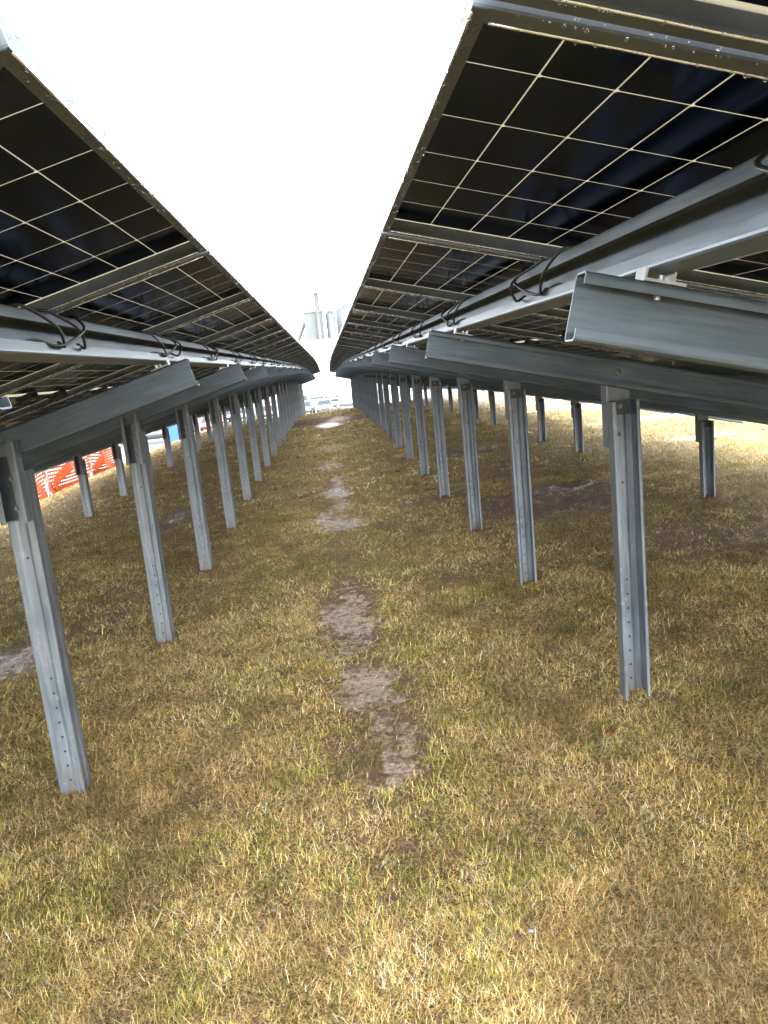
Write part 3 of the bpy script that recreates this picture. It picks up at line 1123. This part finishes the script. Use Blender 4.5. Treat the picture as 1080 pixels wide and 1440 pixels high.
def build_grass(name, label, zones, green):
    co, col, fa, fl = [], [], [], []
    base = 0
    r = np.random.default_rng(101 if green else 202)
    for (y0, y1, slope, extra, xmin, xmax, dens, wid, lsc, nseg) in zones:
        # candidate clumps, then blades around every clump
        ymid = (y0 + y1) / 2
        xl, xh = max(xmin, -(slope * y1 + extra)), min(xmax, slope * y1 + extra)
        n = int(dens * (xh - xl) * (y1 - y0))
        per = 9 if green else 6
        nc = n // per + 1
        cx, cy = r.uniform(xl, xh, nc), r.uniform(y0, y1, nc)
        keep = np.abs(cx - 0.05 * cy) < slope * cy + extra
        cx, cy = cx[keep], cy[keep]
        g = fbm(cx * 0.9, cy * 0.9, 51, 3) * 0.5 + fbm(cx * 3.4, cy * 3.4, 57, 3) * 0.5
        if green:
            p = 0.95 * sstep(0.46, 0.60, g) * sstep(0.35, 0.6, fbm(cx * 9, cy * 9, 58, 2)) + 0.17
        else:
            p = 1.0 - 0.45 * sstep(0.46, 0.64, g)
            p = p * (0.55 + 0.45 * sstep(0.3, 0.6, fbm(cx * 6, cy * 6, 63, 2)))
        mud, wet, bare, dirt = masks(cx, cy)
        p = p * (1 - (0.80 if not green else 0.94) * sstep(0.3, 0.8, mud + 0.4 * (fbm(cx * 11, cy * 11, 73, 2) - .5))) * (1 - sstep(0.35, 0.6, wet)) * (1 - 0.85 * sstep(0.25, 0.75, bare + 0.3 * (fbm(cx * 5, cy * 5, 71) - .5))) * (1 - 0.9 * sstep(0.35, 0.75, dirt + .5 * (fbm(cx, cy, 75) - .5)))
        ok = r.random(len(cx)) < p
        cx, cy, g = cx[ok], cy[ok], g[ok]
        caz = r.uniform(0, 2 * math.pi, len(cx))
        clen = r.uniform(0.7, 1.25, len(cx))
        ct = r.random(len(cx))
        bx = np.repeat(cx, per) + r.normal(0, 0.018 if green else 0.03, len(cx) * per) * lsc
        by = np.repeat(cy, per) + r.normal(0, 0.018 if green else 0.03, len(cx) * per) * lsc
        n = len(bx)
        if green:
            az = r.uniform(0, 2 * math.pi, n)
            lean = np.abs(r.normal(1.05, 0.35, n))
            ln = r.uniform(0.020, 0.050, n) * np.repeat(clen, per) * lsc
        else:
            az = np.repeat(caz, per) + r.normal(0, 0.9, n)
            lean = np.clip(r.normal(1.38, 0.2, n), 0.5, 1.62)
            ln = (0.018 + 0.056 * r.random(n) ** 2) * np.repeat(clen, per) * lsc
        pal = GRN if green else DRY
        w0 = np.repeat(ct, per)
        pi = np.clip(((w0 * 0.5 + r.random(n) * 0.6) * len(pal)).astype(int), 0, len(pal) - 1)
        pi = r.permutation(len(pal))[pi] if False else pi
        c = pal[pi] * r.uniform(0.7, 1.2, n)[:, None] * np.repeat(r.uniform(0.35, 1.5, len(cx)), per)[:, None]
        tone = 0.58 + 0.45 * sstep(0.36, 0.64, fbm(bx * 0.9, by * 0.9, 91, 3)) + 0.55 * sstep(0.34, 0.66, fbm(bx * 4.0, by * 4.0, 92, 3))
        c = c * tone[:, None]
        # golden moss-like patches in front
        gold = sstep(0.60, 0.72, fbm(bx * 1.7, by * 1.7, 95, 3))[:, None]
        c = c * (1 - 0.25 * gold) + np.array([0.40, 0.27, 0.055]) * 0.25 * gold
        bz = ground_z(bx, by) - 0.004
        dx, dy = np.cos(az), np.sin(az)
        wv = wid * r.uniform(0.6, 1.3, n)
        sx, sy = -dy * wv, dx * wv
        l1 = lean * (0.7 if green else 0.92)
        h1, f1 = ln * 0.5 * np.cos(l1), ln * 0.5 * np.sin(l1)
        l2 = np.clip(lean * (1.3 if green else 1.0) + (0 if green else r.normal(0, .12, n)), 0, 1.75)
        h2, f2 = h1 + ln * 0.5 * np.cos(l2), f1 + ln * 0.5 * np.sin(l2)
        lift = 0.004 + (0.014 * r.random(n) ** 2 * (1 if not green else 0))
        b0 = np.stack([bx - sx, by - sy, bz], 1)
        b1 = np.stack([bx + sx, by + sy, bz], 1)
        m0 = np.stack([bx + dx * f1 - sx * .85, by + dy * f1 - sy * .85, bz + h1 + lift], 1)
        m1 = np.stack([bx + dx * f1 + sx * .85, by + dy * f1 + sy * .85, bz + h1 + lift], 1)
        tp = np.stack([bx + dx * f2, by + dy * f2, bz + h2 + lift], 1)
        if nseg == 2:
            V = np.stack([b0, b1, m1, m0, tp], 1).reshape(-1, 3)
            i0 = base + np.arange(n)[:, None] * 5
            F = np.concatenate([i0 + np.array([0, 1, 2]), i0 + np.array([0, 2, 3]), i0 + np.array([3, 2, 4])], 0)
            co.append(V)
            col.append(np.repeat(c, 5, 0))
            base += n * 5
        else:
            V = np.stack([b0, b1, tp], 1).reshape(-1, 3)
            i0 = base + np.arange(n)[:, None] * 3
            F = i0 + np.array([0, 1, 2])
            co.append(V)
            col.append(np.repeat(c, 3, 0))
            base += n * 3
        fa.append(F)
    V, C, F = np.concatenate(co), np.concatenate(col), np.concatenate(fa)
    me = bpy.data.meshes.new(name)
    me.vertices.add(len(V))
    me.vertices.foreach_set('co', V.ravel().astype(np.float32))
    me.loops.add(F.size)
    me.loops.foreach_set('vertex_index', F.ravel().astype(np.int32))
    me.polygons.add(len(F))
    me.polygons.foreach_set('loop_start', (np.arange(len(F)) * 3).astype(np.int32))
    me.update(calc_edges=True)
    a = me.color_attributes.new('blade_colour', 'FLOAT_COLOR', 'POINT')
    a.data.foreach_set('color', np.concatenate([np.clip(C, 0, 1), np.ones((len(C), 1))], 1).ravel().astype(np.float32))
    me.materials.append(M['grass'])
    o = link(name, me)
    tag(o, label, 'grass', kind='stuff')
    print(name, len(F), 'tris')


#        y0  y1  slope extra xmin xmax  dens  wid   len seg
build_grass('dry_grass', 'matted straw coloured dead grass covering the ground', [
    (0.9, 2.0, 0.62, 0.7, -9, 9, 66000, .0007, 0.75, 1),
    (2.0, 3.2, 0.62, 0.7, -9, 9, 42000, .0009, 0.8, 1),
    (3.2, 5.0, 0.62, 0.7, -9, 9, 20000, .0013, 0.9, 1),
    (5.0, 9.0, 0.62, 0.7, -9, 9, 6500, .0021, 1.0, 1),
    (9.0, 18, 0.60, 0.7, -8, 10, 900, .0048, 1.4, 1),
    (18, 40, 0.40, 0.7, -8, 10, 150, .012, 1.8, 1)], False)
build_grass('green_grass', 'short green grass growing through the dead turf', [
    (0.9, 2.0, 0.62, 0.7, -9, 9, 22000, .0009, 0.75, 2),
    (2.0, 3.2, 0.62, 0.7, -9, 9, 16000, .0011, 0.8, 2),
    (3.2, 5.0, 0.62, 0.7, -9, 9, 7500, .0015, 0.9, 2),
    (5.0, 9.0, 0.62, 0.7, -9, 9, 3000, .0023, 1.0, 1),
    (9.0, 18, 0.60, 0.7, -8, 10, 700, .0048, 1.3, 1),
    (18, 40, 0.40, 0.7, -8, 10, 130, .012, 1.6, 1)], True)


# ------------------------------------------------------------------ small things in the turf
def leaf(x, y, size, rot, col, label, curl=0.3):
    n = 9
    m = MB()
    vs, fs = [], []
    for i in range(n):
        t = i / (n - 1)
        w = 0.36 * math.sin(math.pi * t ** 0.8) * (1 + 0.25 * math.sin(t * 22)) + 0.01
        z = curl * (0.25 - (t - 0.5) ** 2)
        for j, u in enumerate((-1, 0, 1)):
            vs.append(((t - .5), u * w, -z * 0.6 + abs(u) * 0.22 * curl + 0.05 * math.sin(5 * t + u)))
    for i in range(n - 1):
        for j in range(2):
            a = i * 3 + j
            fs.append((a, a + 1, a + 4, a + 3))
    m.add(vs, fs)
    me = m.mesh('leaf', mat_plain('leaf_' + col[0], col[1], 0.5, var=0.35, scale=4), True)
    o = link('fallen_leaf', me)
    o.scale = (size, size, size)
    o.location = (x, y, float(ground_z(x, y)) + 0.016)
    o.rotation_euler = (random.uniform(-.3, .3), random.uniform(-.3, .3), rot)
    mod = o.modifiers.new('thickness', 'SOLIDIFY')
    mod.thickness = 0.01
    tag(o, label, 'leaf', 'fallen leaves in the turf')


leaf(0.93, 2.70, 0.045, 0.3, ('rust', (0.20, 0.035, 0.02)), 'rust red fallen leaf near the nearest right post')
leaf(-0.35, 1.83, 0.018, 1.1, ('pink', (0.25, 0.10, 0.09)), 'small pinkish leaf scrap in the grass near the bottom of the picture')
leaf(-0.30, 2.34, 0.020, 2.0, ('dullpink', (0.22, 0.11, 0.10)), 'small dull pink leaf scrap left of the muddy strip')
leaf(-0.32, 2.02, 0.028, 0.5, ('white', (0.30, 0.27, 0.22)), 'pale curled leaf scrap in the grass left of the path')
leaf(0.33, 1.76, 0.026, 2.6, ('brown', (0.09, 0.055, 0.04)), 'dark brown leaf beside the grey pebble')
leaf(0.62, 2.12, 0.030, 1.9, ('dark', (0.03, 0.045, 0.02)), 'dark green leaf in the turf at lower right')


def pebble(x, y, s, label, seed):
    r = np.random.default_rng(seed)
    v = ICO_V.copy()
    v = v * r.uniform(0.75, 1.2, (len(v), 1)) * np.array([1, .75, .55])
    me = MB().add(v, ICO_F).mesh('pebble', mat_plain('pebble_stone', (0.15, 0.15, 0.165), 0.6), True)
    o = link('pebble', me)
    o.scale = (s, s, s)
    o.location = (x, y, float(ground_z(x, y)) + 0.02)
    o.rotation_euler = (0, 0, seed)
    tag(o, label, 'pebble', 'pebbles in the turf')


pebble(0.37, 1.77, 0.011, 'grey pebble in the turf at lower right', 3)
pebble(0.40, 4.05, 0.014, 'pale pebble beside the muddy strip below the third right post', 5)
pebble(0.98, 3.35, 0.009, 'small white pebble near the foot of the nearest right post', 8)


def stake(x, y):
    g = float(ground_z(x, y))
    root = empty('survey_stake', loc=(x, y, g))
    m = MB().box(-0.02, 0.02, -0.009, 0.009, -0.1, 0.50)
    m.add([(-0.02, -0.009, -0.1), (0.02, -0.009, -0.1), (0.02, 0.009, -0.1), (-0.02, 0.009, -0.1), (0, 0, -0.2)], [(0, 1, 4), (1, 2, 4), (2, 3, 4), (3, 0, 4)])
    m.obj('shaft', M['wood'], root)
    MB().box(-0.022, 0.022, -0.011, 0.011, 0.36, 0.51).obj('painted_top', M['red'], root)
    rb = MB().box(0.022, 0.034, -0.004, 0.004, 0.25, 0.47).obj('ribbon', M['red'], root)
    root.rotation_euler = (0.02, 0.03, 0.2)
    tag(root, 'thin wooden survey stake with red painted top beside a right row post', 'stake')


stake(1.30, 14.1)

# ------------------------------------------------------------------ orange safety fence on the left slope
M['orange'] = mat_plain('orange_netting', (0.55, 0.085, 0.025), 0.55, var=0.15, scale=5)


def fence():
    pts = [(-5.6, 11.0), (-5.75, 13.2), (-5.7, 15.6), (-5.55, 18.0), (-5.6, 20.5)]
    root = empty('safety_fence', loc=(pts[2][0], pts[2][1], float(ground_z(*pts[2]))))
    ox, oy, oz = root.location
    Ht = 1.05
    tp = M['zinc']
    for (x, y) in pts:
        g = float(ground_z(x, y))
        MB().cyl((x - ox, y - oy, g - oz - 0.3), (x - ox + .03, y - oy, g - oz + 1.25), 0.022, 8).obj('stake_post', tp, root)
    rr = random.Random(4)
    for i in range(len(pts) - 1):
        (x0, y0), (x1, y1) = pts[i], pts[i + 1]
        m = MB()
        nu, nv = 30, 14
        sag = 0.22

        def S(u, v):
            x, y = x0 + (x1 - x0) * u, y0 + (y1 - y0) * u
            g0 = float(ground_z(x0, y0)) * (1 - u) + float(ground_z(x1, y1)) * u
            top = Ht - sag * math.sin(math.pi * u) * (1 if i % 2 else .6)
            return np.array([x - ox + 0.06 * math.sin(9 * u + 5 * v + i), y - oy, g0 - oz + 0.04 + v * top])
        w = 0.021
        for a in range(nv + 1):
            v = a / nv
            ww = w * (2.2 if a in (0, nv) else 1)
            P0 = [S(u, v) for u in np.linspace(0, 1, 16)]
            vs, fs = [], []
            for p in P0:
                vs += [p + np.array([0, 0, -ww]), p + np.array([0, 0, ww])]
            for q in range(15):
                fs.append((2 * q, 2 * q + 2, 2 * q + 3, 2 * q + 1))
            m.add(vs, fs)
        for a in range(nu + 1):
            u = a / nu
            P0 = [S(u, v) for v in np.linspace(0, 1, 8)]
            vs, fs = [], []
            for p in P0:
                vs += [p + np.array([0, -w, 0]), p + np.array([0, w, 0])]
            for q in range(7):
                fs.append((2 * q, 2 * q + 2, 2 * q + 3, 2 * q + 1))
            m.add(vs, fs)
        # netting bunched up into a slack diagonal fold
        vs, fs = [], []
        for q in range(13):
            u = 0.12 + 0.72 * q / 12
            v = 0.06 + 0.88 * (q / 12) ** 0.8
            wd = 0.15 * (0.6 + 0.5 * math.sin(q * 1.3 + i))
            p = S(u, v)
            vs += [p + np.array([0.03, wd, -0.10]), p + np.array([0.05, -wd, 0.12])]
        for q in range(12):
            fs.append((2 * q, 2 * q + 2, 2 * q + 3, 2 * q + 1))
        m.add(vs, fs)
        o = m.obj('netting', M['orange'], root)
        mod = o.modifiers.new('thickness', 'SOLIDIFY')
        mod.thickness = 0.004
    tag(root, 'slack orange plastic safety fence on steel stakes beyond the left row', 'fence')


fence()

# ------------------------------------------------------------------ cars in the lot
M['glass'] = mat_plain('car_glass', (0.02, 0.03, 0.035), 0.05, var=0.2)
M['tyre'] = mat_plain('tyre_rubber', (0.02, 0.02, 0.02), 0.8)
M['rim'] = mat_plain('wheel_rim', (0.4, 0.4, 0.42), 0.3, 0.8)
M['trim'] = mat_plain('black_trim', (0.02, 0.02, 0.022), 0.5)
M['tail'] = mat_plain('tail_light_red', (0.5, 0.02, 0.02), 0.2)
M['lamp'] = mat_plain('head_light_clear', (0.55, 0.57, 0.6), 0.1)


def car(x, y, rot, colour, label, style='car'):
    pm = mat_plain('car_paint', colour, 0.25, var=0.06, spec=0.6)
    root = empty('parked_car', loc=(x, y, LOT_Z))
    root.rotation_euler = (0, 0, rot)
    tall = {'car': 1.45, 'suv': 1.72, 'van': 2.0}[style]
    belt = {'car': 0.92, 'suv': 1.05, 'van': 1.15}[style]
    W2, L2 = 0.91, 2.25
    # lower body: lofted sections along the length (local +Y is the front)
    st = [(-L2, .42, belt * .93, .80), (-L2 + .12, .28, belt, .88), (-1.4, .22, belt, W2), (0, .20, belt, W2), (1.0, .22, belt * .99, W2), (1.7, .24, belt * .90, .89), (2.05, .28, belt * .80, .84), (L2, .40, belt * .68, .74)]
    m = MB()
    vs = []
    for (yy, z0, z1, w) in st:
        zz = z1 - z0
        sec = [(-w * .86, z0), (-w * .97, z0 + zz * .18), (-w, z0 + zz * .55), (-w * .95, z0 + zz * .86), (-w * .82, z1), (w * .82, z1), (w * .95, z0 + zz * .86), (w, z0 + zz * .55), (w * .97, z0 + zz * .18), (w * .86, z0)]
        vs += [(a, yy, b_) for a, b_ in sec]
    fs = []
    for k in range(len(st) - 1):
        for i in range(10):
            j = (i + 1) % 10
            fs.append((k * 10 + i, k * 10 + j, (k + 1) * 10 + j, (k + 1) * 10 + i))
    fs += [tuple(range(9, -1, -1)), tuple(range((len(st) - 1) * 10, len(st) * 10))]
    m.add(vs, fs)
    m.obj('body', pm, root, True)
    # cabin: glass house with a painted roof and pillars
    rear = -2.0 if style != 'car' else -1.75
    cab = [(rear, belt - .02, .78), (rear + .28, tall - .10, .66), (rear + .55, tall - 0.02, .64), (0.05, tall - .02, .64), (0.35, tall - .09, .66), (1.15, belt - .03, .78)]
    g = MB()
    vs = []
    for (yy, z, w) in cab:
        vs += [(-w, yy, z), (w, yy, z)]
    low = [(-.80, c[0], belt - .04) for c in cab] + [(.80, c[0], belt - .04) for c in cab]
    n = len(cab)
    vs += low
    fs = [(2 * i, 2 * i + 1, 2 * i + 3, 2 * i + 2) for i in range(n - 1)]
    for i in range(n - 1):
        fs.append((2 * i, 2 * i + 2, 2 * n + i + 1, 2 * n + i))
        fs.append((2 * i + 1, 3 * n + i, 3 * n + i + 1, 2 * i + 3))
    g.add(vs, fs)
    g.obj('windows', M['glass'], root)
    rf = MB()
    rf.add([(-.66, rear + .30, tall - .09), (.66, rear + .30, tall - .09), (.65, rear + .55, tall), (-.65, rear + .55, tall), (.65, .05, tall), (-.65, .05, tall), (.67, .36, tall - .075), (-.67, .36, tall - .075)],
           [(0, 1, 2, 3), (3, 2, 4, 5), (5, 4, 6, 7)])
    ro = rf.obj('roof', pm, root)
    ro.modifiers.new('thickness', 'SOLIDIFY').thickness = 0.03
    for sx in (-1, 1):
        for (ya, za, yb, zb) in ((0.36, tall - .08, 1.15, belt), (rear + .3, tall - .09, rear, belt), (-0.45, tall - .02, -0.42, belt)):
            MB().cyl((sx * .665, ya, za), (sx * .79, yb, zb), 0.035, 6).obj('pillar', pm, root)
        MB().box(sx * .80 - .02 if sx > 0 else -.98, .98 if sx > 0 else -.78, 0.75, 0.88, belt - .02, belt + .12).obj('mirror', pm, root)
        MB().box(sx * .72 - .16, sx * .72 + .16, 2.06, 2.22, belt * .58, belt * .74).obj('headlight', M['lamp'], root)
        MB().box(sx * .74 - .13, sx * .74 + .13, -2.28, -2.12, belt * .62, belt * .92).obj('tail_light', M['tail'], root)
        for yy in (-1.35, 1.38):
            w = MB().cyl((sx * .68, yy, .32), (sx * .92, yy, .32), .32, 18).obj('wheel', M['tyre'], root)
            MB().cyl((sx * .9, yy, .32), (sx * .935, yy, .32), .20, 14).obj('rim', M['rim'], w)
    MB().box(-.50, .50, 2.18, 2.27, .42, belt * .60).obj('grille', M['trim'], root)
    MB().box(-.80, .80, -2.29, -2.2, .32, .50).obj('bumper', M['trim'], root)
    tag(root, label, 'car', 'cars parked in the lot')


PI = math.pi
WHITE, SILVER, TEAL, REDC, DARK, GREY = (0.22, 0.22, 0.22), (0.10, 0.115, 0.12), (0.055, 0.105, 0.11), (0.17, 0.04, 0.04), (0.03, 0.035, 0.045), (0.2, 0.21, 0.22)
car(-0.55, 88, PI, WHITE, 'white car facing the camera at the end of the aisle')
car(-2.75, 88, PI * .97, TEAL, 'pale teal car left of the white car at the aisle end')
car(2.4, 93, PI * .5, SILVER, 'silver car parked side on right of the white car')
car(0.3, 112, 0.05, WHITE, 'white van with red tail lights behind the white car', 'van')
car(-3.6, 104, PI, SILVER, 'silver car in the far rank behind the pale teal car', 'suv')
car(4.2, 107, PI * .5, TEAL, 'pale teal car parked side on in the far rank at the right', 'suv')
car(-1.8, 128, PI * .5, SILVER, 'small silver car in the farthest rank at the aisle end')
car(-6.9, 88, PI, REDC, 'red car glimpsed between the left row\'s inner posts')
car(-9.4, 88, PI, WHITE, 'white car left of the red car behind the left posts')
car(-12.1, 90, PI, DARK, 'dark car parked behind the left row\'s posts')
car(-15.9, 70, PI * .5, DARK, 'dark car parked side on left of the blue cabin', 'suv')
car(-14.2, 78, PI, WHITE, 'white car parked right of the blue cabin')
car(-11.6, 77, PI, REDC, 'pinkish red car parked right of the blue cabin')
car(-20.5, 72, PI * .5, WHITE, 'white car parked side on at the far left of the lot', 'suv')
car(-25.5, 76, PI * .5, SILVER, 'silver car parked side on at the far left of the lot')


def toilet():
    root = empty('portable_toilet', loc=(-11.9, 60, LOT_Z))
    blue = mat_plain('blue_plastic', (0.004, 0.07, 0.36), 0.45, var=0.08)
    m = MB().box(-.55, .55, -.55, .55, .12, 2.05)
    for i in range(5):
        xx = -.44 + .22 * i
        m.box(xx - .03, xx + .03, -.58, -.55, .2, 1.95)
    m.obj('cabin', blue, root)
    MB().box(-.58, .58, -.58, .58, 0, .12).obj('base', M['trim'], root)
    MB().add([(-.6, -.6, 2.05), (.6, -.6, 2.05), (.6, .6, 2.05), (-.6, .6, 2.05), (-.45, -.45, 2.26), (.45, -.45, 2.26), (.45, .45, 2.26), (-.45, .45, 2.26)],
             [(0, 3, 2, 1), (4, 5, 6, 7), (0, 1, 5, 4), (1, 2, 6, 5), (2, 3, 7, 6), (3, 0, 4, 7)]).obj('roof', mat_plain('white_plastic', (.7, .72, .74), .5), root)
    d = MB().box(-.38, .38, -.60, -.58, .2, 1.9).obj('door', blue, root)
    MB().box(.26, .33, -.63, -.60, 1.0, 1.14).obj('handle', M['trim'], d)
    root.rotation_euler = (0, 0, 0.15)
    tag(root, 'blue portable toilet cabin standing in the lot beyond the left row', 'toilet')


toilet()

# painted bay lines of the lot
M['paint'] = mat_plain('white_road_paint', (0.75, 0.75, 0.73), 0.6, var=0.1)
for i in range(14):
    xx = -30 + i * 2.75
    o = MB().box(xx, xx + 0.12, 62.5, 67.5, LOT_Z + 0.002, LOT_Z + 0.006).obj('bay_line', M['paint'], lot)


# ------------------------------------------------------------------ the plant behind the lot
def ribs(m, x0, x1, y, z0, z1, step, d):
    x = x0
    while x < x1:
        m.box(x, x + step * 0.5, y - d, y, z0, z1)
        x += step
    return m


M['wallw'] = mat_plain('white_cladding', (0.62, 0.63, 0.62), 0.55, var=0.06, scale=.3)
M['wallc'] = mat_plain('cream_cladding', (0.62, 0.60, 0.50), 0.6, var=0.06, scale=.3)
M['wallg'] = mat_plain('grey_green_cladding', (0.072, 0.081, 0.081), 0.6, var=0.08, scale=.3)
M['wallg2'] = mat_plain('pale_louvre', (0.40, 0.42, 0.42), 0.6, var=0.06, scale=.3)
M['silo'] = mat_plain('silo_steel', (0.088, 0.105, 0.112), 0.45, 0.2, var=0.1, scale=.4)
M['stackm'] = mat_plain('stack_steel', (0.062, 0.060, 0.060), 0.5, 0.2, var=0.08, scale=.4)
M['darkm'] = mat_plain('dark_steel', (0.12, 0.12, 0.12), 0.6)

wh = empty('warehouse', loc=(0, 150, LOT_Z))
ribs(MB().box(-45, 45, 0, 30, 0, 9.7), -44.8, 44.8, 0, 4.2, 9.6, 0.8, 0.06).obj('wall', M['wallw'], wh)
ribs(MB().box(-45.2, 45.2, -0.12, 0, 0, 4.0), -45, 45, -0.12, 0.3, 3.9, 0.6, 0.05).obj('lower_wall', M['wallc'], wh)
MB().add([(-45.6, -.6, 9.72), (45.6, -.6, 9.72), (45.6, 15, 10.9), (-45.6, 15, 10.9), (45.6, 30.6, 9.72), (-45.6, 30.6, 9.72)], [(0, 1, 2, 3), (3, 2, 4, 5), (0, 3, 5), (1, 4, 2)]).obj('roof', M['wallw'], wh)
for i in range(12):
    xx = -22 + 3.7 * i
    wdo = MB().box(xx, xx + 1.5, -0.30, -0.18, 1.6, 2.9).obj('window', M['wallg2'], wh)
    MB().box(xx + .1, xx + 1.4, -0.33, -0.30, 1.7, 2.8).obj('pane', M['wallg2'], wdo)
tag(wh, 'long white clad warehouse across the end of the lot', 'building')

pl = empty('plant_tower', loc=(-1.4, 190, LOT_Z))
ribs(MB().box(-2.3, 2.2, 0, 8, 0, 18.2), -2.3, 2.1, 0, .5, 18.1, .55, .07).obj('wall', M['wallg'], pl)
MB().box(-2.5, 2.4, -.25, 8.2, 18.2, 18.6).obj('roof', M['stackm'], pl)
MB().cyl((-5.2, 2, 10.5), (-2.2, 2, 16.5), .55, 10).obj('conveyor', M['stackm'], pl)
tag(pl, 'pale grey block shaped plant tower left of the tall stack', 'building')

sk = empty('chimney_stack', loc=(-0.3, 188.5, LOT_Z))
MB().cyl((0, 0, 0), (0, 0, 22.2), .58, 20).obj('flue', M['stackm'], sk, True)
MB().cyl((0, 0, 22.2), (0, 0, 23.0), .68, 20).obj('rim', M['darkm'], sk, True)
for zz in (8, 13, 18):
    MB().cyl((0, 0, zz), (0, 0, zz + .18), .66, 20).obj('band', M['silo'], sk)
tag(sk, 'tall pale chimney stack with a dark rim rising above the warehouse', 'chimney')

for (xx, yy, rad, hh, lab) in ((2.6, 193, 1.2, 18.6, 'narrow pale silo right of the chimney stack'), (6.6, 196, 2.7, 19.6, 'wide pale silo at the right above the warehouse')):
    s_ = empty('silo', loc=(xx, yy, LOT_Z))
    MB().cyl((0, 0, 0), (0, 0, hh - .8), rad, 28).obj('shell', M['silo'], s_, True)
    MB().cyl((0, 0, hh - .8), (0, 0, hh), rad, 28, rad * .35).obj('roof', M['stackm'], s_)
    rl = MB()
    for i in range(10):
        a = 2 * PI * i / 10
        rl.cyl((rad * math.cos(a), rad * math.sin(a), hh - .8), (rad * math.cos(a), rad * math.sin(a), hh + .3), .05, 6)
    a = np.linspace(0, 2 * PI, 25)
    rl.tube([(rad * math.cos(t), rad * math.sin(t), hh + .3) for t in a], .05, 6)
    rl.obj('railing', M['stackm'], s_)
    tag(s_, lab, 'silo', 'silos behind the warehouse')

lp = empty('lamp_post', loc=(0.75, 122, LOT_Z))
MB().cyl((0, 0, 0), (0, 0, 5.2), .09, 10, .06).obj('pole', M['stackm'], lp)
MB().box(-.5, .1, -.12, .12, 5.2, 5.32).obj('lamp_head', M['stackm'], lp)
tag(lp, 'grey lamp post in the lot beyond the white van', 'lamp post')
